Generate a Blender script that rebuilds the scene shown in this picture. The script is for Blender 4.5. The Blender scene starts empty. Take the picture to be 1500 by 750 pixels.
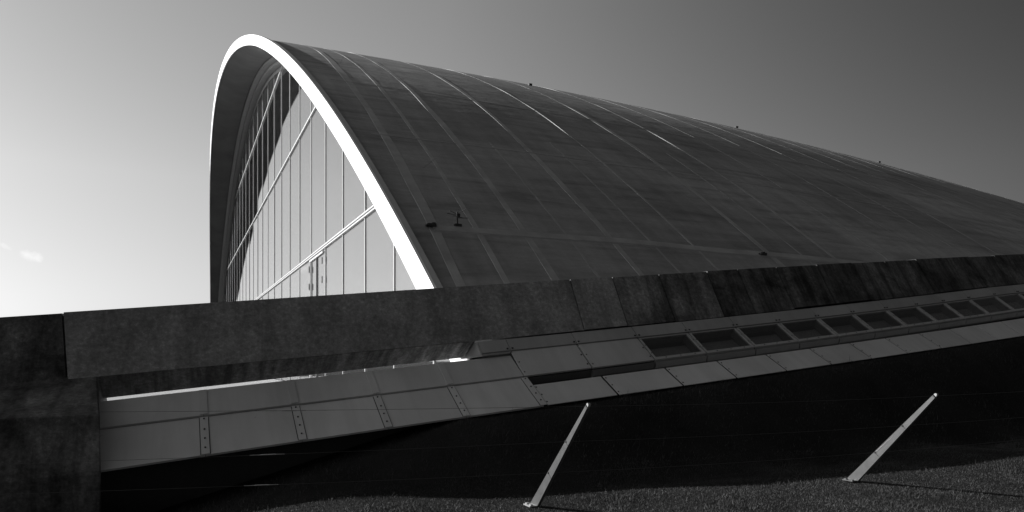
import bpy, math, random
import numpy as np
rnd = random.Random(7); nr = np.random.default_rng(11)
scene = bpy.context.scene
COL = scene.collection
EYE = 1.6                                  # eye height; heights below are given from it and shifted by EYE
R = math.radians

# ------------------------------------------------------------------ materials
def nodes(name):
    m = bpy.data.materials.new(name); m.use_nodes = True
    nt = m.node_tree; b = nt.nodes['Principled BSDF']
    return m, nt, b
def N(nt, t, **kw):
    n = nt.nodes.new(t)
    for k, v in kw.items():
        if k.startswith('i_'):
            key = k[2:]
            n.inputs[int(key) if key.isdigit() else key].default_value = v
        else: setattr(n, k, v)
    return n
def g4(x): return (x, x, x, 1)
def noise(nt, scale3, detail=6, rough=.6, dist=0.0, seed=0.0):
    tc = N(nt, 'ShaderNodeTexCoord'); mp = N(nt, 'ShaderNodeMapping')
    mp.inputs['Scale'].default_value = scale3; mp.inputs['Location'].default_value = (seed, seed*1.7, -seed)
    nt.links.new(tc.outputs['Object'], mp.inputs['Vector'])
    n = N(nt, 'ShaderNodeTexNoise'); n.inputs['Scale'].default_value = 1
    n.inputs['Detail'].default_value = detail; n.inputs['Roughness'].default_value = rough; n.inputs['Distortion'].default_value = dist
    nt.links.new(mp.outputs[0], n.inputs['Vector']); return n.outputs['Fac']
def ramp(nt, fac, stops):
    r = N(nt, 'ShaderNodeValToRGB'); e = r.color_ramp.elements
    while len(e) < len(stops): e.new(.5)
    for k, (p, v) in enumerate(stops): e[k].position = p; e[k].color = g4(v)
    nt.links.new(fac, r.inputs[0]); return r.outputs[0]
def mul(nt, a, b, op='MULTIPLY'):
    m = N(nt, 'ShaderNodeMath', operation=op)
    for k, s in enumerate((a, b)):
        if isinstance(s, (int, float)): m.inputs[k].default_value = s
        else: nt.links.new(s, m.inputs[k])
    return m.outputs[0]
def bump(nt, b, h, strength, dist):
    n = N(nt, 'ShaderNodeBump'); n.inputs['Strength'].default_value = strength; n.inputs['Distance'].default_value = dist
    nt.links.new(h, n.inputs['Height']); nt.links.new(n.outputs[0], b.inputs['Normal'])
def plain(name, v, rough=.6, metal=0.0, var=.12, sc=6.0, spec=.5):
    m, nt, b = nodes(name)
    f = noise(nt, (sc, sc, sc))
    c = ramp(nt, f, [(.25, v*(1-var)), (.75, v*(1+var))])
    nt.links.new(c, b.inputs['Base Color'])
    b.inputs['Roughness'].default_value = rough; b.inputs['Metallic'].default_value = metal
    b.inputs['Specular IOR Level'].default_value = spec
    return m
M = {}
def shell_mat():
    m, nt, b = nodes('roof membrane')
    big = ramp(nt, noise(nt, (.10, .16, .16), 4, .55), [(.35, .74), (.66, 1.2)])
    streak = ramp(nt, noise(nt, (.22, 1.5, 1.5), 8, .68, .6), [(.32, .66), (.5, 1.0), (.70, 1.18)])
    down = ramp(nt, noise(nt, (2.2, .25, .25), 6, .6, .3, 4), [(.3, .84), (.7, 1.12)])
    fine = ramp(nt, noise(nt, (5, 9, 9), 6, .7), [(.3, .9), (.7, 1.1)])
    x = mul(nt, mul(nt, mul(nt, big, streak), mul(nt, down, fine)), SHELL_A)
    nt.links.new(x, b.inputs['Base Color']); b.inputs['Roughness'].default_value = .8
    b.inputs['Specular IOR Level'].default_value = .25
    bump(nt, b, noise(nt, (.5, .9, .9), 5, .6), .5, .06)
    return m
def stained(name, v, dark, sc=1.0, seed=0.0, streaks=(5.5, .5, .5), slo=.36, shi=1.6, flo=.5):
    """board-marked concrete: blotchy algae, rain streaks running down the face, fine pitting"""
    m, nt, b = nodes(name)
    oi = N(nt, 'ShaderNodeObjectInfo')
    bl = ramp(nt, noise(nt, (.9*sc, .9*sc, 1.3*sc), 7, .68, .3, seed), [(.33, dark), (.58, 1.0), (.8, 1.2)])
    st = ramp(nt, noise(nt, streaks, 7, .65, .25, seed+3), [(.36, slo), (.56, 1.0), (.72, shi)])
    fi = ramp(nt, noise(nt, (15, 15, 15), 7, .8), [(.36, flo), (.56, 1.0), (.7, 2.25-flo)])
    rv = mul(nt, mul(nt, oi.outputs['Random'], .5), .75, 'ADD')
    x = mul(nt, mul(nt, mul(nt, bl, st), mul(nt, fi, rv)), v)
    nt.links.new(x, b.inputs['Base Color']); b.inputs['Roughness'].default_value = .9
    b.inputs['Specular IOR Level'].default_value = .2
    bump(nt, b, noise(nt, (22, 22, 22), 6, .7), .35, .01)
    return m
def sheet_mat(name, v):
    m, nt, b = nodes(name)
    oi = N(nt, 'ShaderNodeObjectInfo')
    a = ramp(nt, noise(nt, (.8, .8, .8), 4, .5), [(.3, .86), (.7, 1.08)])
    s = ramp(nt, noise(nt, (5, .5, .5), 5, .6, 0, 2), [(.32, .91), (.6, 1.03)])
    sp = ramp(nt, noise(nt, (11, 11, 11), 3, .5, 0, 9), [(.2, .6), (.29, 1.0)])
    rv = mul(nt, mul(nt, oi.outputs['Random'], .12), .94, 'ADD')
    x = mul(nt, mul(nt, mul(nt, a, s), mul(nt, sp, rv)), v)
    nt.links.new(x, b.inputs['Base Color']); b.inputs['Roughness'].default_value = .55
    bump(nt, b, noise(nt, (1.4, 1.4, 1.4), 2, .5), .12, .02)
    return m
def glass_mat(name, f0, refl):
    m = bpy.data.materials.new(name); m.use_nodes = True; nt = m.node_tree; nt.nodes.clear()
    o = N(nt, 'ShaderNodeOutputMaterial'); mx = N(nt, 'ShaderNodeMixShader')
    t = N(nt, 'ShaderNodeBsdfTransparent'); t.inputs[0].default_value = g4(.72)
    gl = N(nt, 'ShaderNodeBsdfGlossy'); gl.inputs['Roughness'].default_value = .012; gl.inputs[0].default_value = g4(refl)
    lw = N(nt, 'ShaderNodeLayerWeight'); lw.inputs['Blend'].default_value = .5
    p = mul(nt, lw.outputs['Facing'], 5.0, 'POWER')
    f = mul(nt, mul(nt, p, 1-f0), f0, 'ADD')
    nt.links.new(f, mx.inputs[0]); nt.links.new(t.outputs[0], mx.inputs[1]); nt.links.new(gl.outputs[0], mx.inputs[2])
    nt.links.new(mx.outputs[0], o.inputs[0]); return m
def ground_mat():
    m, nt, b = nodes('turf')
    a = ramp(nt, noise(nt, (.7, .7, .7), 6, .65), [(.3, .55), (.7, 1.3)])
    c = ramp(nt, noise(nt, (40, 40, 40), 4, .7), [(.3, .5), (.7, 1.4)])
    nt.links.new(mul(nt, mul(nt, a, c), .020), b.inputs['Base Color']); b.inputs['Roughness'].default_value = 1
    b.inputs['Specular IOR Level'].default_value = .1
    bump(nt, b, noise(nt, (50, 50, 50), 5, .7), .8, .03)
    return m
def blade_mat():
    m, nt, b = nodes('grass blades')
    gm = N(nt, 'ShaderNodeNewGeometry')
    r = ramp(nt, gm.outputs['Random Per Island'], [(0, .7), (.8, 1.05), (.95, 1.35), (1, 2.0)])
    a = ramp(nt, noise(nt, (1.1, 1.1, 1.1), 6, .65, .4), [(.34, .38), (.5, .9), (.68, 1.5)])
    nt.links.new(mul(nt, mul(nt, a, r), GRASS_A), b.inputs['Base Color']); b.inputs['Roughness'].default_value = .6
    b.inputs['Specular IOR Level'].default_value = .25
    return m
SHELL_A = .28; GRASS_A = .058
M['shell'] = shell_mat()
M['seam'] = plain('roof seam strip', .30, .55, 0, .3, 1.5)
M['seamdull'] = plain('dull roof lap', .275, .8, 0, .25, 1.5)
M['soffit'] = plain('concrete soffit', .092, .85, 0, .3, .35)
M['rim'] = plain('white painted concrete edge', .82, .6, 0, .03, 1.5)
M['lip'] = plain('coping metal', .40, .55, 0, .12, 2)
M['frame'] = plain('dark grey window frame', .22, .5, 0, .1, 3)
M['mull'] = plain('white window bar', .60, .4, 0, .05, 3)
M['glass'] = glass_mat('facade glass', .30, .98)
M['glass2'] = glass_mat('rooflight glass', .04, .9)
M['dark'] = plain('dark interior', .05, .9, 0, .2, 1)
M['black'] = plain('black rubber and gap shade', .02, .7, 0, .2, 8)
M['hinge'] = plain('dark hinge steel and fascia shade', .04, .5, 0, .2, 8)
M['beam'] = stained('weathered concrete', .30, .72, .7, 0, (2.6, .6, .6), .66, 1.2, .6)
M['under'] = stained('streaked concrete underside', .36, .75, 1.0, 7, (7.5, .9, .9))
M['panel'] = stained('algae stained concrete', .15, .14, .8, 5, (4.2, .3, .3))
M['panelmid'] = stained('weathered dark concrete', .25, .40, .9, 2, (3.4, .5, .5))
M['block'] = stained('mottled dark concrete', .175, .26, 1.5, 12, (3.5, .9, .7))
M['sheet'] = sheet_mat('grey cladding sheet', .48)
M['sheet2'] = sheet_mat('grey lower cladding', .53)
M['flash'] = sheet_mat('grey flashing', .34)
M['fas'] = plain('fascia sheet', .30, .5, 0, .15, 4); M['fasshade'] = plain('fascia sheet with recess shade', .14, .5, 0, .2, 4)  # the second tone has recess shade put into its colour
M['bar'] = plain('rooflight bar', .36, .5, 0, .15, 4)
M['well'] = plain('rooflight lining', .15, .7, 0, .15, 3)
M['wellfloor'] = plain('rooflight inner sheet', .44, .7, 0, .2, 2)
M['pave'] = plain('pale forecourt paving', .25, .9, 0, .12, .6)
M['floor'] = plain('hall floor', .14, .8, 0, .15, .6)
M['ground'] = ground_mat(); M['blade'] = blade_mat()
M['post'] = plain('galvanised steel', .095, .42, .12, .22, 9)
M['cap'] = plain('white cap', .34, .4, 0, .05, 9)
M['wire'] = plain('steel wire', .12, .4, .6, .1, 9)
M['turn'] = plain('bright steel', .22, .4, .3, .1, 9)

# ------------------------------------------------------------------ mesh helpers
class MB:
    def __init__(s): s.v = []; s.f = []; s.m = []
    def face(s, pts, mat=0):
        i = len(s.v); s.v += [tuple(p) for p in pts]; s.f.append(tuple(range(i, i+len(pts)))); s.m.append(mat)
    def loft(s, rings, mat=0, caps=True, closed=True):
        n = len(rings[0]); b = len(s.v)
        for r in rings: s.v += [tuple(p) for p in r]
        for k in range(len(rings)-1):
            for j in range(n if closed else n-1):
                j2 = (j+1) % n
                s.f.append((b+k*n+j, b+k*n+j2, b+(k+1)*n+j2, b+(k+1)*n+j)); s.m.append(mat)
        if caps:
            s.f.append(tuple(b+j for j in range(n))[::-1]); s.m.append(mat)
            e = b+(len(rings)-1)*n
            s.f.append(tuple(e+j for j in range(n))); s.m.append(mat)
    def box(s, c, h, ax=None, mat=0):
        c = np.array(c, float); ax = np.eye(3) if ax is None else np.array(ax, float)
        P = lambda a, b_, d: c+ax[0]*h[0]*a+ax[1]*h[1]*b_+ax[2]*h[2]*d
        s.loft([[P(-1, -1, k), P(1, -1, k), P(1, 1, k), P(-1, 1, k)] for k in (-1, 1)], mat)
    def tube(s, pts, r, n=6, mat=0, caps=True):
        pts = [np.array(p, float) for p in pts]; rings = []
        rr = r if hasattr(r, '__len__') else [r]*len(pts)
        for k, p in enumerate(pts):
            d = pts[min(k+1, len(pts)-1)]-pts[max(k-1, 0)]; d = d/np.linalg.norm(d)
            a = np.cross(d, (0, 0, 1) if abs(d[2]) < .9 else (1, 0, 0)); a /= np.linalg.norm(a); b = np.cross(d, a)
            rings.append([p+rr[k]*(a*math.cos(t)+b*math.sin(t)) for t in np.arange(n)*2*math.pi/n])
        s.loft(rings, mat, caps)
    def build(s, name, mats, parent=None, smooth=False, bevel=0.0):
        me = bpy.data.meshes.new(name)
        off = np.array(parent_loc(parent))
        me.from_pydata([tuple(np.array(p)-off) for p in s.v], [], s.f)
        for m in (mats if isinstance(mats, (list, tuple)) else [mats]): me.materials.append(m)
        me.polygons.foreach_set('material_index', s.m)
        import bmesh
        bm = bmesh.new(); bm.from_mesh(me)
        bmesh.ops.recalc_face_normals(bm, faces=bm.faces[:])
        if bevel: bmesh.ops.bevel(bm, geom=bm.edges[:], offset=bevel, segments=1, affect='EDGES', clamp_overlap=True)
        bm.to_mesh(me); bm.free()
        if smooth: me.polygons.foreach_set('use_smooth', [True]*len(me.polygons))
        me.update()
        o = bpy.data.objects.new(name, me); COL.objects.link(o)
        if parent: o.parent = parent
        return o
def parent_loc(p):
    t = np.zeros(3)
    while p is not None: t += np.array(p.location); p = p.parent
    return t
def thing(name, label, cat, loc, group=None):
    o = bpy.data.objects.new(name, None); COL.objects.link(o); o.location = loc
    o['label'] = label; o['category'] = cat
    if group: o['group'] = group
    return o
def struct(o, kind='structure'): o['kind'] = kind; return o

# ------------------------------------------------------------------ the plan curve of the building edge
K = .0075
def cv(s): q = min(max(s-4, 0), 12); return K*q*q+2*K*12*max(0, s-16)
def cp(s): return 2*K*min(max(s-4, 0), 12)
def P(s, v0, z):
    d = v0-12; n = math.hypot(1, cp(s))
    return np.array((s-cp(s)/n*d, 12+cv(s)+d/n, z+EYE))
def quad(a, b, c):
    def f(s):
        t = min(s, 20); return a*t*t+b*t+c+(s-t)*.103
    return f
top = quad(.0001, .10126, .82064); bandbot = quad(.00043, .09797, -.1118)
flash = quad(.00045, .09537, -.318); groove = quad(.00005, .10296, -.7617)
lowbot = quad(-.00068, .11098, -1.2008)
def ledge(s): return -.4396+.1064*s
def beambot(s): return -.420+.1085*s
S_END = 70.0
def srange(a, b, step=.6):
    n = max(1, int(math.ceil((b-a)/step))); return [a+(b-a)*k/n for k in range(n+1)]
def sweep(mb, ss, poly, mat=0):
    mb.loft([[P(s+(q[2] if len(q) > 2 else 0), q[0], q[1]) for q in poly(s)] for s in ss], mat)
def slab(A, B, th):
    """section of a sheet whose outer face runs A (upper, inner) -> B (lower, outer); th thick, inwards"""
    d = np.array(B)-np.array(A); d /= np.linalg.norm(d); n = np.array((-d[1], d[0]))   # choose the inward normal
    if n[1] > 0: n = -n
    return [A, B, tuple(np.array(B)+n*th), tuple(np.array(A)+n*th)]
def lerp2(A, B, t): return (A[0]+(B[0]-A[0])*t, A[1]+(B[1]-A[1])*t)
def outw(A, B, h):
    d = np.array(B)-np.array(A); d /= np.linalg.norm(d); n = np.array((-d[1], d[0]))
    if n[1] < 0: n = -n
    return n*h

# ------------------------------------------------------------------ the hall: a piece of a torus
uc, zc, R0, ra, rb, rc, vc, LA, qx, TH = 8.637, -416.4228, 438.8666, 4.6457, -.345, -.1882, 69.3175, 2.4106, 1.9722, .6721
GLU = 6.0; FLOOR = -1.2
def Rv(v): return R0-math.exp(LA)*(abs(v-vc)/40)**qx
def rim_uz(v, dr=0.0):
    Rr = Rv(v)+dr; z = zc+Rr
    for _ in range(30):
        zz = min(max(z, -20), 40)/10; u = ra+rb*zz+rc*zz*zz; z = zc+math.sqrt(Rr*Rr-(u-uc)**2)
    return u, z
def rim_th(v):
    return float(np.interp(v, [12, 24, 40, 70, 95, 130], [TH, .60, .40, .30, .24, .22]))
def shell_z(u, v, dr=0.0): return zc+math.sqrt((Rv(v)+dr)**2-(u-uc)**2)
def v_at(u, zb):
    zt = zc+math.sqrt(R0*R0-(u-uc)**2); h = max(zt-zb, .5)
    return vc-40*(h/math.exp(LA))**(1/qx)
hall = thing('exhibition_hall', 'huge low vaulted hall with dark curved roof, bright white arched edge and tall glazed front', 'hall', (6, 69, .4))
# roof shell
U_END = 108.0
def vlo(u): return v_at(u, top(max(u, 0))-2.1)
def vhi(u): return 2*vc-v_at(u, -2.3 if u < 60 else -2.3)
NU, NV = 90, 150
vfr = np.linspace(0, 1, NV); vfr = vfr
mb = MB(); idx_o = []; 
def shell_rows(dr):
    rows = []
    for i in range(NU):
        w = (i/(NU-1))**1.4
        # start of every longitudinal line is on the raking rim
        row = []
        uref = 4.5+(U_END-4.5)*w
        a, b = vlo(uref), vhi(uref)
        for f in vfr:
            v = a+(b-a)*f
            d2 = -rim_th(v) if dr < 0 else 0
            us = rim_uz(v, d2)[0]+.02
            u = us+(U_END-us)*w
            if dr < 0: d2 = d2+(dr-d2)*min(1, (u-us)/.9)
            row.append((u, v, shell_z(u, v, d2)+EYE))
        rows.append(row)
    return rows
ro = shell_rows(0); ri = shell_rows(-TH)
n = NV
for rows in (ro, ri):
    b = len(mb.v)
    for r in rows: mb.v += r
    for i in range(NU-1):
        for j in range(n-1):
            mb.f.append((b+i*n+j, b+i*n+j+1, b+(i+1)*n+j+1, b+(i+1)*n+j)); mb.m.append(0 if rows is ro else 1)
b2 = NU*n
for i in range(NU-1):
    for j in (0, n-1):
        mb.f.append((i*n+j, (i+1)*n+j, b2+(i+1)*n+j, b2+i*n+j)); mb.m.append(1)
for j in range(n-1):
    for i in (0, NU-1):
        mb.f.append((i*n+j, i*n+j+1, b2+i*n+j+1, b2+i*n+j)); mb.m.append(1)
shell = mb.build('roof_shell', [M['shell'], M['soffit']], hall, smooth=True)
bpy.context.view_layer.update()
# white rim
vs = np.linspace(vlo(4.5), vhi(4.5), 260)
def ring(v, dr, du):
    u, z = rim_uz(v, dr)
    return (u+du, v, z+EYE)
mb = MB(); mb.loft([[ring(v, .13, -.03+.20*min(max((v-82)/22, 0), 1)), ring(v, .13, .03+.20*min(max((v-82)/22, 0), 1)), ring(v, -rim_th(v)-.02, .03), ring(v, -rim_th(v)-.02, -.03)] for v in vs])
rim = mb.build('arch_rim', M['rim'], hall); rim['label'] = 'bright white painted edge of the arch'
mb = MB(); mb.loft([[ring(v, .125, .03), ring(v, .125, .17), ring(v, -.05, .17), ring(v, -.05, .03)] for v in vs])
mb.build('edge_coping', M['lip'], hall)
# roof seams: raised strips along the radial sections
def strip(pts_fn, w, h, name, mat, lean=1.0):
    pass
def seam_u(a0, v):
    z = shell_z(uc, v)
    for _ in range(3):
        a = a0+.06*(z-5); th = a/R0; z = zc+Rv(v)*math.cos(th)
    return uc+Rv(v)*math.sin(th)
def radial_seam(a0, w, h, mat, v_from=None, v_to=None, seed=0):
    rs = random.Random(seed); ph = [rs.uniform(0, 6.3) for _ in range(5)]
    u_mid = uc+a0
    va = v_from if v_from else vlo(u_mid)+.3
    vb = v_to if v_to else 2*vc-va-5
    rings = []
    for v in np.arange(va, vb, .45):
        u = seam_u(a0, v)+.018*math.sin(v*.45+ph[0])+.008*math.sin(v*1.7+ph[1])
        ww = w*(1+.15*math.sin(v*.6+ph[2])); hh = h*(.55+.75*math.sin(v*.75+ph[3])*math.sin(v*.31+ph[4])+.25*math.sin(v*2.3+ph[1]))
        hh = max(hh, .003)
        rings.append([(u-ww/2, v, shell_z(u-ww/2, v, -.03)+EYE), (u-ww/2*.8, v, shell_z(u, v, hh)+EYE),
                      (u+ww/2*.8, v, shell_z(u, v, hh)+EYE), (u+ww/2, v, shell_z(u+ww/2, v, -.03)+EYE)])
    m_ = MB(); m_.loft(rings); m_.build('roof_seam', mat, shell, smooth=False)
main = [-3.35, -2.25, -.95, 1.6, 4.3, 7.0, 9.75, 12.45, 15.1, 17.75, 20.4, 23.1, 25.8, 28.5, 31.2, 33.9, 36.6, 39.3, 42, 44.7, 47.4]
for k, a in enumerate(main):
    wide = {0: .30, 1: .16, 2: .24, 3: .22, 5: .22, 6: .14}.get(k, .09)
    radial_seam(a, wide, (.012 if k != 1 else .007) if k < 7 else (.007 if k < 11 else .005), M['seam'] if k < 7 else M['seamdull'], seed=k)
for k, a in enumerate([.3, 2.9, 8.4]):       # faint laps on the lower slope only
    radial_seam(a, .09, .007, M['seamdull'], vlo(uc+a)+.3, 22+k, seed=40+k)
def long_seam(v, u0, u1, w, h, mat):
    m_ = MB(); rings = []
    for u in np.arange(u0, u1, .5):
        hh = h*(1+.3*math.sin(u*1.3)); vv = v+.02*math.sin(u*.8)
        rings.append([(u, vv-w/2, shell_z(u, vv-w/2, -.02)+EYE), (u, vv-w*.4, shell_z(u, vv-w*.4, hh)+EYE),
                      (u, vv+w*.4, shell_z(u, vv+w*.4, hh)+EYE), (u, vv+w/2, shell_z(u, vv+w/2, -.02)+EYE)])
    m_.loft(rings); m_.build('roof_seam', mat, shell)
long_seam(16.3, 5.3, 30, .26, .03, M['seam'])
long_seam(21.5, 5.1, 60, .09, .010, M['seamdull'])
long_seam(27.2, 5.0, 70, .07, .007, M['seamdull'])
# small fittings standing on the roof
def vent(u, v, kind):
    z = shell_z(u, v)+EYE; m_ = MB()
    if kind == 'junction':
        m_.box((u, v, z+.03), (.10, .08, .035)); m_.box((u+.07, v+.04, z+.07), (.035, .04, .035)); m_.box((u-.11, v-.07, z+.02), (.03, .07, .02))
    elif kind == 'mast':
        m_.box((u, v, z+.03), (.08, .06, .03)); m_.tube([(u, v, z), (u-.02, v, z+.34)], .016)
        for k in range(7):
            a = k*.9; m_.tube([(u, v, z+.2+.02*k), (u+.26*math.cos(a), v+.2*math.sin(a), z+.22+.03*k)], .007, 4)
        m_.box((u+.02, v, z+.27), (.03, .03, .035))
    else:
        m_.box((u, v, z+.04), (.09, .09, .05))
    return m_.build('roof_vent', M['cap'] if kind == 'white' else M['black'], shell)
vent(5.28, 16.37, 'junction'); vent(5.95, 16.45, 'mast'); vent(14.86, 16.25, 'junction')
vent(17.37, 36.6, 'cap'); vent(32.1, 37.4, 'cap'); vent(43.2, 36.2, 'cap')
# glazed front: curved frame in the soffit, bars, panes
def gz(v, dr=0.0): return zc+math.sqrt((Rv(v)-TH+dr)**2-(GLU-uc)**2)
vg = np.linspace(v_at(GLU, FLOOR+.2)+1.3, 2*vc-v_at(GLU, FLOOR+.2)-1.3, 240)
mb = MB()
for (d0, d1, ua, ub) in ((.04, -.32, 5.55, 5.95), (.04, -.55, 5.96, 6.35), (.04, -.16, 5.2, 5.54)):
    mb.loft([[(ua, v, gz(v, d0)+EYE), (ub, v, gz(v, d0)+EYE), (ub, v, gz(v, d1)+EYE), (ua, v, gz(v, d1)+EYE)] for v in vg])
front = mb.build('glazed_front', M['frame'], hall)
front['label'] = 'tall glazed front wall under the white arch'
V0 = 6*3.70; DV = 6*.6425
mv = [V0+DV*j for j in range(-2, 28)]
mv = [v for v in mv if vg[0] < v < vg[-1]]
TZ = [5.10, 12.0, 18.35]
for v in mv:
    zt = gz(v, -.2)
    if zt < FLOOR+.5: continue
    m_ = MB(); m_.box((GLU+.01, v, (zt+FLOOR)/2+EYE), (.04, .028, (zt-FLOOR)/2)); m_.build('mullion', M['mull'], front)
for z in TZ:
    va = v_at(GLU, z+.75); vb = 2*vc-va
    m_ = MB()
    if z < 6:
        for q in (.055, -.055): m_.box((GLU-.025, (va+vb)/2, z+EYE+q), (.052, (vb-va)/2, .025))
        m_.box((GLU, (va+vb)/2, z+EYE), (.02, (vb-va)/2, .031), mat=1)
    else: m_.box((GLU-.025, (va+vb)/2, z+EYE), (.05, (vb-va)/2, .034))
    m_.build('transom', [M['mull'], M['frame']], front)
edges = [vg[0]]+mv+[vg[-1]]
rows = [FLOOR]+TZ+[60]
for j in range(len(edges)-1):
    va, vb = edges[j]+.036, edges[j+1]-.036
    for k in range(4):
        zl, zh = rows[k]+(.08 if k else 0), rows[k+1]-.08
        pts = np.linspace(va, vb, 9)
        tops = [min(zh, gz(v, -.12)) for v in pts]
        if max(tops) < zl+.1: continue
        ty, tz = nr.normal(0, .0016), nr.normal(0, .0012)
        cy, cz = (va+vb)/2, zl
        U = lambda v, z, o: (GLU+o+(v-cy)*ty+(z-cz)*tz*.3, v, z+EYE)
        f = [(v, max(t, zl)) for v, t in zip(pts, tops)]
        loop = [(vb, zl), (va, zl)]+f
        m_ = MB()
        for o in (0, .030): m_.loft([[U(v, z, o+q) for v, z in loop] for q in (0, .010)])
        m_.build('glass_pane', M['glass'], front)
# door in the glazing
dva, dvb = V0+DV*3+.06, V0+DV*4-.06
dva, dvb = 34.13+.02, 37.93
dm = MB()
dm.box((GLU-.045, 36.0, 4.9+EYE), (.03, 1.82, .04))
dm.box((GLU-.045, 37.78, (4.86+FLOOR)/2+EYE), (.03, .035, (4.86-FLOOR)/2))
door = dm.build('door', M['mull'], hall); door['label'] = 'tall double door set in the glazed front'
m_ = MB(); m_.box((GLU-.03, 36.0, (4.85+FLOOR)/2+EYE), (.025, .035, (4.85-FLOOR)/2)); m_.build('door_stile', M['frame'], door)
for v in (34.18, 37.82):
    for z in (4.5, 3.65, .9, -.4):
        m_ = MB(); m_.box((GLU-.09, v, z+EYE), (.018, .07, .15)); m_.build('hinge', M['hinge'], door)
# hall floor and a plain back wall so the inside is a closed dark room
m_ = MB(); m_.box(((GLU+U_END)/2+.5, vc+1, FLOOR+EYE-.15), ((U_END-GLU)/2, 54, .15))
m_.build('hall_floor', M['floor'], hall)
m_ = MB(); va, vb = vlo(U_END-1)+1, vhi(U_END-1)-1
pts = np.linspace(va, vb, 40)
m_.loft([[(U_END-1+o, vb, -1), (U_END-1+o, va, -1)]+[(U_END-1+o, v, shell_z(U_END-1, v, -TH-.05)+EYE) for v in pts] for o in (0, .3)])
m_.build('back_wall', M['soffit'], hall)

# ------------------------------------------------------------------ concrete perimeter wall
wall = thing('perimeter_wall', 'dark weathered concrete perimeter wall with sloping top running in front of the vaulted hall', 'concrete wall', tuple(P(0, 11.5, -2.0)))
JT = -1.45
def EO(s): return .11 if s < JT+.02 else 0.0      # the end joint leans with the rise of the wall
mb = MB()
sweep(mb, srange(JT+.012, 6.51), lambda s: [(12, top(s)), (11.5, bandbot(s), EO(s)), (12.02, bandbot(s)+.02, EO(s)), (12.42, bandbot(s), EO(s)), (12.42, top(s)+.02)])
w = mb.build('wall_beam', M['beam'], wall)
w['label'] = 'plain grey concrete beam spanning the opening'
mb = MB()
sweep(mb, srange(-1.0, 4.46), lambda s: [(11.505, bandbot(s)-.004), (12.0, beambot(s)), (12.34, beambot(s)+.02), (12.34, bandbot(s)-.004)])
mb.build('beam_underside', M['under'], wall)
# panels to the right, each its own slab
JS = [6.52, 7.44, 8.53, 9.76, 10.61, 11.77, 13.1, 14.4, 15.75, 17.17, 18.5, 19.9, 21.4, 23.0]
while JS[-1] < S_END: JS.append(JS[-1]+1.45)
for a, b in zip(JS[:-1], JS[1:]):
    dz = rnd.uniform(-.012, .012); dv = rnd.uniform(-.006, .006)
    mb = MB(); gp = .013
    ext = rnd.uniform(-.015, .02)
    sweep(mb, srange(a+gp, b-gp), lambda s: [(12+dv, top(s)+dz), (11.5+dv, bandbot(s)+ext), (11.5+dv+.05, bandbot(s)+ext-.012), (12.42, bandbot(s)), (12.42, top(s)+dz)])
    mb.build('wall_panel', M['beam'] if b < 7.6 else M['panelmid'] if b < 9.8 else M['panel'], wall)
mb = MB(); sweep(mb, srange(6.5, S_END, 1.2), lambda s: [(12.03, top(s)-.03), (11.56, bandbot(s)+.03), (12.4, bandbot(s)+.03), (12.4, top(s)-.03)])
mb.build('panel_backing', M['black'], wall)
# gutter between wall and roof
mb = MB(); sweep(mb, srange(5.0, S_END, 1.2), lambda s: [(12.35, top(s)-.35), (12.35, top(s)-.5), (15.2, top(s)-.5), (15.2, top(s)-.35)])
mb.build('gutter', M['dark'], wall)
def EB(s): return .11 if s > JT-.02 else 0.0
# left abutment: upper block beyond the joint, and a block below whose front rakes outwards
mb = MB()
sweep(mb, srange(-16, JT-.012), lambda s: [(12.0+.015, top(s)-.012), (11.5+.015, bandbot(s), EB(s)), (12.6, bandbot(s)-.03, EB(s)), (12.6, top(s)+.01)])
sweep(mb, [JT-.012, JT+.012], lambda s: [(12.05, top(s)-.05), (11.56, bandbot(s)+.05, .105), (12.4, bandbot(s)+.05, .105), (12.4, top(s)-.05)])
mb.build('wall_block', M['block'], wall)
mb = MB()
def blk(s, e0, e1, e2):
    return [(11.49, bandbot(s)-.006, e0), (11.40, bandbot(s)-.04, e0), (10.35, -.62-.03*abs(s), e1), (9.98, lowbot(s)+.02, e2), (9.95, -2.6, e2), (12.6, -2.6, e2), (12.58, bandbot(s)+.06, e0), (11.60, bandbot(s)+.06, e0)]
rings = []
for s in srange(-16, -1.0, .8):
    e = 1.0 if s > -1.001 else 0.0
    rings.append([P(s+q[2]*e, q[0], q[1]) for q in blk(s, .02, .14, .182)])
mb.loft(rings)
mb.build('abutment_block', M['block'], wall, bevel=.02)

# ------------------------------------------------------------------ rooflight strip with cladding
strip_t = thing('rooflight_strip', 'long grey strip of bolted cladding sheets and sloping rooflights below the concrete wall', 'rooflights', tuple(P(0, 10.5, -1.6)))
SJ = [5.0, 6.25, 7.51, 8.66, 9.85, 11.03, 12.22, 13.41, 14.66, 15.93, 17.18, 18.46, 19.85, 21.22, 22.6]
while SJ[-1] < S_END-2: SJ.append(SJ[-1]+1.35)
LJ = [-1.12, .32, 1.5, 2.65, 3.79, 5.0]
def upA(s): return (11.3, ledge(s))
def upB(s): return (10.8, groove(s)+.012)
def loA(s): return (10.8, groove(s)-.016)
def loB(s): return (10.1, lowbot(s))
def lowtop_pt(s): return lerp2(loB(s), loA(s), .70)
# structure behind
mb = MB()
sweep(mb, srange(-1.1, 5.02), lambda s: [(11.30, ledge(s)-.05), (10.82, groove(s)-.05), (10.2, lowbot(s)+.01), (10.72, lowbot(s)-.05), (10.72, -2.6), (11.5, -2.6), (11.5, ledge(s)-.05)])
sweep(mb, srange(5.03, S_END, .8), lambda s: [(11.62, flash(s)-.50), (10.82, groove(s)-.32), (10.2, lowbot(s)+.0), (10.72, lowbot(s)-.05), (10.72, -2.6), (11.62, -2.6)])
mb.build('base_wall', M['black'], strip_t)
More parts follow.
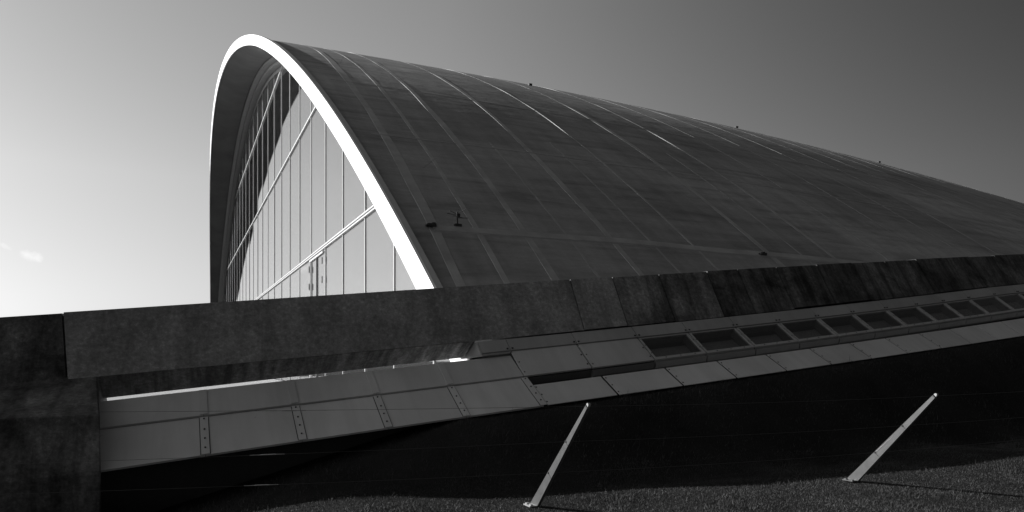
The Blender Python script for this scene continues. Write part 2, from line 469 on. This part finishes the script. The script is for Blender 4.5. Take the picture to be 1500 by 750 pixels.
# flashing strip under the concrete
SF = [4.5]+SJ
for a, b in zip(SF[:-1], SF[1:]):
    mb = MB(); sweep(mb, srange(a+.006, b-.006), lambda s: slab((11.49, bandbot(s)-.025), (11.3, flash(s)+.012), .03))
    for t in (.045, -.045):
        for q in (.35, ):
            s = b+t
            A, B = (11.49, bandbot(s)-.025), (11.3, flash(s)+.012)
            c = lerp2(A, B, .86); o = outw(A, B, .006)
            mb.box(P(s, c[0]+o[0], c[1]+o[1]), (.012, .012, .012), mat=1)
    mb.build('flashing_sheet', [M['flash'], M['black']], strip_t)
mb = MB()   # cheek where the flashing turns in at the end of the opening
sweep(mb, [4.47, 4.50], lambda s: [(11.5, bandbot(s)-.03), (11.28, flash(s)-.01), (12.3, flash(s)-.06), (12.3, bandbot(s)-.03)])
sweep(mb, [4.5, 4.99], lambda s: [(11.285, flash(s)-.01), (11.285, flash(s)-.04), (12.3, flash(s)-.09), (12.3, flash(s)-.06)])
mb.build('flashing_cheek', M['flash'], strip_t)
def bolts(mb, s, A, B, ts, w=.0, r=.011, mat=1, h=.016):
    for t in ts:
        c = lerp2(A, B, t); o = outw(A, B, h)
        nrm = P(s, c[0]+o[0]*10, c[1]+o[1]*10)-P(s, c[0], c[1]); nrm /= np.linalg.norm(nrm)
        p = P(s+w, c[0]+o[0], c[1]+o[1])
        mb.tube([p-nrm*.012, p+nrm*.008], r, 8, mat)
# cladding on the left: upper and lower sheets with bolted cover strips
for k, (a, b) in enumerate(zip(LJ[:-1], LJ[1:])):
    mb = MB(); sweep(mb, srange(a+.003, b-.003), lambda s: slab(upA(s), upB(s), .03)+[] )
    sweep(mb, srange(a+.003, b-.003), lambda s: [(11.302, ledge(s)-.031), (11.302, ledge(s)-.002), (11.5, ledge(s)-.004), (11.5, ledge(s)-.035)])
    mb.build('cladding_sheet', M['sheet'], strip_t)
    mb = MB(); sweep(mb, srange(a+.003, b-.003), lambda s: slab(loA(s), loB(s), .03)); mb.build('cladding_sheet', M['sheet2'], strip_t)
for s0 in LJ[1:]:
    mb = MB(); hw = .05
    f = lambda A, B: (lambda s: [tuple(np.array(A(s))+outw(A(s), B(s), .012)), tuple(np.array(B(s))+outw(A(s), B(s), .012)), B(s), A(s)])
    sweep(mb, [s0-hw, s0+hw], f(lambda s: lerp2(loA(s), loB(s), .015), lambda s: lerp2(loA(s), loB(s), .995)))
    g = lambda A, B: (lambda s: [tuple(np.array(A(s))+outw(A(s), B(s), .003)), tuple(np.array(B(s))+outw(A(s), B(s), .003)), B(s), A(s)])
    sweep(mb, [s0-hw-.011, s0+hw+.011], g(lambda s: lerp2(loA(s), loB(s), .018), lambda s: lerp2(loA(s), loB(s), .99)), 1)
    bolts(mb, s0, loA(s0), loB(s0), (.07, .36, .60, .84))
    mb.build('cover_strip', [M['sheet2'], M['black']], strip_t)
    if s0 < 4.5:
        mb = MB()
        sweep(mb, [s0-hw, s0+hw], f(lambda s: lerp2(upA(s), upB(s), .01), lambda s: lerp2(upA(s), upB(s), .98)))
        mb.build('cover_strip', M['sheet'], strip_t)
# lower cladding on the right
for a, b in zip(SJ[:-1], SJ[1:]):
    mb = MB(); sweep(mb, srange(a+.016+.05, b-.028+.05), lambda s: slab(lowtop_pt(s), loB(s), .012))
    if b < 17:
        for sx in (a+.085, ):
            bolts(mb, sx, lowtop_pt(sx), loB(sx), (.12, .5, .86), h=.001, r=.012)
    mb.build('cladding_sheet', [M['sheet2'], M['black']], strip_t)
# upper units: three closed covers, then glazed rooflights
def skA(s): return (11.3, flash(s)-.012)
def skB(s): return (10.8, groove(s)+.012)
for i, (a, b) in enumerate(zip(SJ[:-1], SJ[1:])):
    a2, b2 = a+.018, b-.018
    n_in = outw(skA(a), skB(a), 1.0)
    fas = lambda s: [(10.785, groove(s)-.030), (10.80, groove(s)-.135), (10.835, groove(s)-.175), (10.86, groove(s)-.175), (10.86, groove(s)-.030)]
    if i < 2:
        mb = MB(); sweep(mb, srange(a2, b2), lambda s: slab(skA(s), skB(s), .03))
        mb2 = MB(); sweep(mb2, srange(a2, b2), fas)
        bolts(mb, b-.05, skA(b), skB(b), (.45, .85), h=.002, r=.012)
        bolts(mb, a+.05, skA(a), skB(a), (.45, .85), h=.002, r=.012)
        cs_ = mb.build('cover_sheet', [M['sheet'], M['black']], strip_t); mb2.build('fascia', M['hinge'] if i == 0 else M['fasshade'], cs_)  # shade of the recess painted as darker colour on these fascias
        continue
    mb = MB(); fw = .035
    sw = (b-a)
    # four frame bars as sheets in the plane, then the lining of the well, then the glass
    sweep(mb, [a2, a2+fw], lambda s: slab(skA(s), skB(s), .05))
    sweep(mb, [b2-fw, b2], lambda s: slab(skA(s), skB(s), .05))
    sweep(mb, srange(a2+fw, b2-fw), lambda s: slab(lerp2(skA(s), skB(s), .90), skB(s), .05))
    sweep(mb, srange(a2+fw, b2-fw), lambda s: slab(skA(s), lerp2(skA(s), skB(s), .035), .05))
    if b < 19:
        for t in (.22, .5, .78):
            s = a+sw*t; bolts(mb, s, skA(s), skB(s), (.95, ), h=.001, r=.010)
        for sx in (a2+fw/2, b2-fw/2): bolts(mb, sx, skA(sx), skB(sx), (.35, .7), h=.001, r=.009)
    fr = mb.build('rooflight', [M['bar'], M['black']], strip_t)
    mb = MB(); sweep(mb, srange(a2, b2), fas); mb.build('fascia', M['fas'], fr)
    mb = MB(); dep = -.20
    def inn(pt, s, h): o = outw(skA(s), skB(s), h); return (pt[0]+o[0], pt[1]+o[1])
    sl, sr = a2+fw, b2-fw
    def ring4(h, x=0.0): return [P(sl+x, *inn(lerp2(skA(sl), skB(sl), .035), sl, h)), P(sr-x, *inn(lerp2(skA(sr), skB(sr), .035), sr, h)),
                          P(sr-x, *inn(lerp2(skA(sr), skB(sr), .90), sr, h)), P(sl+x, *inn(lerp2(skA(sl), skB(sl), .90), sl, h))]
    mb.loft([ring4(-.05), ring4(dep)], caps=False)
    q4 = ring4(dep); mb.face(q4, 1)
    q5 = ring4(dep+.02); mb.face([q5[0], q5[1], q5[1]*.80+q5[2]*.20, q5[0]*.80+q5[3]*.20], 2)  # black strip paints the shadow along the upper edge of the well
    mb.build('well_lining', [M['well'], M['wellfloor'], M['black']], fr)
    mb = MB()
    r1 = ring4(-.018, -.02); r2 = ring4(-.026, -.02); mb.loft([r1, r2]); mb.build('glass_pane', M['glass2'], fr)

# ------------------------------------------------------------------ ground
def B_(s):
    if s < 3.8: return max(.80-.28*(3.8-s), -.62)
    return lowbot(min(s, 60))+EYE-.05
def sm(t): t = min(max(t, 0), 1); return t*t*(3-2*t)
def gh(x, y):
    dd = y-cv(x) if x > 4 else y
    h = .03*math.sin(x*.7+1)*math.sin(y*.9)+.02*math.sin(x*1.9+y*1.3)+.135*sm((x-8.7)/3)*sm((y-6)/1.2)
    h -= .13*sm((2.6-x)/4)*sm((x+30)/10)
    if abs(x) > 40 or y < -10: h *= .3
    fade = 1-sm((abs(x)-70)/30)
    if dd > 8.15:
        t = sm((dd-8.15)/2.0); h = h*(1-t)+B_(x)*t*fade
    if dd > 10.95: h = h*(1-sm((dd-10.95)/.5))+(-.15)*sm((dd-10.95)/.5)
    return h
def axis(lo, hi, fine_lo, fine_hi, st):
    a = list(np.arange(fine_lo, fine_hi, st)); x = fine_hi; d = st
    while x < hi: a.append(x); d *= 1.35; x += d
    a.append(hi); x = fine_lo-st; d = st; pre = []
    while x > lo: pre.append(x); d *= 1.35; x -= d
    pre.append(lo); return pre[::-1]+a
xs = axis(-3000, 3000, -6, 24, .25); ys = axis(-3000, 3000, 3, 12.2, .2)
mb = MB(); ny = len(ys)
mb.v = [(x, y, gh(x, y)) for x in xs for y in ys]
mb.f = [(i*ny+j, (i+1)*ny+j, (i+1)*ny+j+1, i*ny+j+1) for i in range(len(xs)-1) for j in range(ny-1)]; mb.m = [0]*len(mb.f)
struct(mb.build('ground', M['ground'], None, smooth=True))
mb = MB(); mb.box((-6+.0, 36.3, FLOOR+EYE-.1), (11.9, 24, .1))
struct(mb.build('forecourt', M['pave']))
mb = MB(); mb.box((-6, 96.25, FLOOR+EYE-.12), (11.9, 35.9, .1)); mb.box((-48, 72.2, FLOOR+EYE-.12), (30.05, 59.9, .1))
struct(mb.build('lawn', M['ground']))
# short grass, real blades, where the lawn is in view
def blades(nb, xr, yr, hmin, hmax, test):
    xs = nr.uniform(*xr, nb); ys = nr.uniform(*yr, nb); V = []; F = []
    for x, y in zip(xs, ys):
        if not test(x, y): continue
        z = gh(x, y)-.004; a = nr.uniform(0, 6.283); h = nr.uniform(hmin, hmax)*(.75+.7*max(0, math.sin(x*2.3+1+math.sin(y*4))*math.sin(y*3.1+math.sin(x*1.7))))*(2.3 if nr.random() < .02 else 1)
        w = nr.uniform(.0015, .0030); lean = nr.uniform(.1, .95)*h; b = nr.uniform(0, 6.283)
        ca, sa = math.cos(a)*w, math.sin(a)*w; lx, ly = math.cos(b)*lean, math.sin(b)*lean
        i = len(V)
        V += [(x-ca, y-sa, z), (x+ca, y+sa, z), (x+lx*.4+ca*.7, y+ly*.4+sa*.7, z+h*.6), (x+lx*.4-ca*.7, y+ly*.4-sa*.7, z+h*.6), (x+lx, y+ly, z+h)]
        F += [(i, i+1, i+2, i+3), (i+3, i+2, i+4)]
    return V, F
def vis(x, y):
    xc = .91347*x-.40691*y; yc = .40691*x+.91347*y
    return yc > 6.9 and abs(xc/yc) < .72 and (y-(cv(x) if x > 4 else 0)) < 10.2
V1, F1 = blades(430000, (-2.5, 23), (4.0, 8.8), .012, .030, vis)
V2, F2 = blades(60000, (-2.0, 23), (8.4, 14), .02, .07, vis)
o = len(V1); V1 += V2; F1 += [tuple(i+o for i in f) for f in F2]
me = bpy.data.meshes.new('grass'); me.from_pydata(V1, [], F1); me.materials.append(M['blade'])
gr = bpy.data.objects.new('grass', me); COL.objects.link(gr); struct(gr, 'stuff')
gr['label'] = 'short mown grass on the lawn in front of the hall'; gr['category'] = 'grass'

# ------------------------------------------------------------------ leaning wire fence
fence = thing('wire_fence', 'low fence of leaning tapered steel blades joined by three thin wires on the lawn', 'fence', (3.65, 7.45, 0))
PU = [3.65, 8.2, 12.72]
def post_pt(u, t, side=0.0, cross=0.0):
    vb = 7.59-.064*(u-3.65); b = np.array((u, vb, gh(u, vb))); tp = b+np.array((0, -1.235, 1.21))
    p = b+(tp-b)*t; w = .062+(.019-.062)*t
    return p+np.array((0, .698, .715))*w*side+np.array((cross, 0, 0))
for u in PU:
    mb = MB()
    for t0, t1 in ((-.06, .33), (.3325, .645), (.6475, .975)):
        mb.loft([[post_pt(u, t, a, c) for a, c in ((-1, -.013), (1, -.013), (1, .013), (-1, .013))] for t in (t0, t1)])
    # narrow flange on the under edge makes the blade a T
    mb.loft([[post_pt(u, t, a, c) for a, c in ((-1.02, -.017), (-1.14, -.017), (-1.14, .017), (-1.02, .017))] for t in (-.06, .97)], mat=0)
    p = mb.build('post', M['post'], fence)
    mb = MB()
    for t in (.33125, .64625): mb.loft([[post_pt(u, q, a, c) for a, c in ((-.96, -.009), (.96, -.009), (.96, .009), (-.96, .009))] for q in (t-.002, t+.002)])
    for t in (.33125, .64625): mb.tube([post_pt(u, t, .7, -.02), post_pt(u, t, .7, .02)], .012, 8)
    mb.build('wire_clip', M['black'], p)
    mb = MB()
    mb.loft([[post_pt(u, t, a*k, c) for a, c in ((-1, -.0135), (1, -.0135), (1, .0135), (-1, .0135))] for t, k in ((.984, .98), (.995, .85), (1.002, .4))])
    mb.build('post_cap', M['cap'], p)
    vb = 7.59-.064*(u-3.65); mb = MB(); z = gh(u, vb)
    mb.box((u-.03, vb-.02, z+.018), (.07, .085, .007)); mb.box((u-.07, vb+.03, z+.028), (.014, .02, .010)); mb.box((u-.07, vb-.07, z+.028), (.014, .02, .010))
    mb.build('base_plate', M['cap'] if u < 4 else M['post'], p)
# a long pale scrape on the second blade
mb = MB()
sp = [post_pt(PU[1], t, sd, -.0135) for t, sd in ((.345, .72), (.36, .60), (.40, .63), (.43, .50), (.47, .52), (.50, .40), (.535, .45))]
mb.tube(sp, [.006, .005, .005, .004, .004, .003, .002], 5); mb.build('scrape_mark', M['cap'], bpy.data.objects['post.001'])
EP = (-2.7, 8.35)
mb = MB(); mb.box((EP[0], EP[1], .45), (.04, .04, .85)); mb.build('end_post', M['post'], fence)
HT = {.97: 1.155, .64625: .66, .33125: .40}
def camx(p):
    xc = .91347*p[0]-.40691*p[1]; yc = .40691*p[0]+.91347*p[1]; return 750+1100*xc/yc
for t, tx in ((.97, 425), (.64625, 395), (.33125, 385)):
    anchors = [np.array((EP[0], EP[1], HT[t]))]+[post_pt(u, t, .7) for u in PU]
    pts = []
    for a, b in zip(anchors[:-1], anchors[1:]):
        for q in np.linspace(0, 1, 14)[:-1]:
            p = a+(b-a)*q; p[2] -= .03*4*q*(1-q)*.6; pts.append(p)
    pts.append(anchors[-1])
    mb = MB(); mb.tube(pts, .0017, 5); w = mb.build('wire', M['wire'], fence)
    # turnbuckle on the first span
    seg = pts[:14]; best = min(range(200), key=lambda k: abs(camx(anchors[0]+(seg[-1]-anchors[0])*k/200)-tx))
    f = best/200*13; i = int(f); c = pts[i]+(pts[i+1]-pts[i])*(f-i); d = pts[i+1]-pts[i]; d /= np.linalg.norm(d)
    mb = MB(); mb.tube([c-d*.11, c-d*.07, c-d*.065, c+d*.065, c+d*.07, c+d*.11], [.003, .004, .006, .006, .004, .003], 7)
    mb.tube([c-d*.17, c-d*.11], .004, 6); mb.tube([c+d*.11, c+d*.15], .004, 6)
    mb.build('turnbuckle', M['turn'], w)

# ------------------------------------------------------------------ light, sky, camera
SUN_DIR = np.array((-1.76, 1.62, 1.0)); SUN_DIR /= np.linalg.norm(SUN_DIR)
el = math.asin(SUN_DIR[2]); az = math.atan2(SUN_DIR[0], SUN_DIR[1])
sd = bpy.data.lights.new('sun', 'SUN'); sd.energy = 4.5; sd.angle = R(.5); sd.color = (1, 1, 1)
so = bpy.data.objects.new('sun', sd); COL.objects.link(so)
from mathutils import Vector
so.rotation_euler = Vector(SUN_DIR).to_track_quat('Z', 'Y').to_euler()
wd = bpy.data.worlds.new('World'); scene.world = wd; wd.use_nodes = True; nt = wd.node_tree
bg = nt.nodes['Background']
sky = N(nt, 'ShaderNodeTexSky', sky_type='NISHITA'); sky.sun_disc = False; sky.sun_elevation = el; sky.sun_rotation = az
sky.air_density = 1.0; sky.dust_density = 1.5; sky.ozone_density = 1.0
sep = N(nt, 'ShaderNodeSeparateColor'); nt.links.new(sky.outputs[0], sep.inputs[0])
# black and white film behind an orange filter
bw = mul(nt, mul(nt, sep.outputs[0], .8), mul(nt, sep.outputs[1], .2), 'ADD')
# one small cloud low on the left
def campix(x, y):
    t = (x-750)/1100; d = np.array((t*.91347+.40691, -.40691*t+.91347, (529-y)/1100)); return d/np.linalg.norm(d)
tc = N(nt, 'ShaderNodeTexCoord')
# polarised blue sky: darkest at right angles to the sun and beyond
dps = N(nt, 'ShaderNodeVectorMath', operation='DOT_PRODUCT'); nt.links.new(tc.outputs['Generated'], dps.inputs[0]); dps.inputs[1].default_value = tuple(SUN_DIR)
cs = mul(nt, mul(nt, dps.outputs['Value'], -.20, 'MAXIMUM'), .82, 'MINIMUM')
pol = mul(nt, mul(nt, mul(nt, mul(nt, cs, -2.478), 2.576, 'ADD'), cs), -.713, 'ADD')
sx = N(nt, 'ShaderNodeSeparateXYZ'); nt.links.new(tc.outputs['Generated'], sx.inputs[0])
dz = mul(nt, mul(nt, sx.outputs[2], 0.0, 'MAXIMUM'), .42, 'MINIMUM')
away = mul(nt, mul(nt, cs, -1.0, 'MULTIPLY'), .5, 'ADD'); away = mul(nt, away, 0.0, 'MAXIMUM')
pol = mul(nt, pol, mul(nt, mul(nt, mul(nt, dz, -.25, 'ADD'), -4.4), away), 'ADD')
low = mul(nt, mul(nt, mul(nt, dz, -1/.22), 1.0, 'ADD'), 0.0, 'MAXIMUM')
bw = mul(nt, bw, mul(nt, 2.71828, pol, 'POWER'))
bw = mul(nt, bw, mul(nt, mul(nt, low, -.33), 1.0, 'ADD'))
def cloud(x, y, wx, wy, tilt, amp, seed):
    c = campix(x, y); e1 = np.cross((0, 0, 1), c); e1 = -e1/np.linalg.norm(e1); e2 = np.cross(e1, c); e2 = e2 if e2[2] > 0 else -e2
    a, b = e1*math.cos(tilt)+e2*math.sin(tilt), -e1*math.sin(tilt)+e2*math.cos(tilt)
    sq = None
    for ax, wdt in ((a, wx), (b, wy)):
        dp = N(nt, 'ShaderNodeVectorMath', operation='DOT_PRODUCT'); nt.links.new(tc.outputs['Generated'], dp.inputs[0]); dp.inputs[1].default_value = tuple(ax)
        q = mul(nt, dp.outputs['Value'], 1/wdt); q = mul(nt, q, q); sq = q if sq is None else mul(nt, sq, q, 'ADD')
    nz = N(nt, 'ShaderNodeTexNoise'); nz.inputs['Scale'].default_value = 130; nz.inputs['Detail'].default_value = 6; nz.inputs['Roughness'].default_value = .6
    nt.links.new(tc.outputs['Generated'], nz.inputs['Vector'])
    f = mul(nt, mul(nt, mul(nt, nz.outputs['Fac'], 2.4), -.2, 'ADD'), sq, 'SUBTRACT')
    m1 = N(nt, 'ShaderNodeMath', operation='MULTIPLY', use_clamp=True); nt.links.new(f, m1.inputs[0]); m1.inputs[1].default_value = amp
    # only towards the cloud, not behind
    dp = N(nt, 'ShaderNodeVectorMath', operation='DOT_PRODUCT'); nt.links.new(tc.outputs['Generated'], dp.inputs[0]); dp.inputs[1].default_value = tuple(c)
    return mul(nt, m1.outputs[0], mul(nt, dp.outputs['Value'], .5, 'GREATER_THAN'))
CL = 1.16
for args in ((46, 375, .0125, .0068, -.2, 1.0, 0), (8, 361, .0075, .0028, -.5, .5, 1)):
    c = cloud(*args); bw = mul(nt, bw, mul(nt, mul(nt, c, CL-1), 1, 'ADD'))
comb = N(nt, 'ShaderNodeCombineColor')
for k in range(3): nt.links.new(bw, comb.inputs[k])
nt.links.new(comb.outputs[0], bg.inputs['Color']); bg.inputs['Strength'].default_value = .10
cd = bpy.data.cameras.new('camera'); cam = bpy.data.objects.new('camera', cd); COL.objects.link(cam); scene.camera = cam
cd.sensor_width = 36; cd.lens = 36*1100/1500; cd.shift_y = (529-375)/1500
cd.clip_start = .1; cd.clip_end = 8000
cam.location = (0, 0, EYE); cam.rotation_euler = (R(90), 0, -math.atan2(.40691, .91347))
vsx = scene.view_settings; vsx.view_transform = 'Standard'; vsx.look = 'None'; vsx.gamma = 1; vsx.exposure = .6
scene.cycles.max_bounces = 10; scene.cycles.transparent_max_bounces = 24
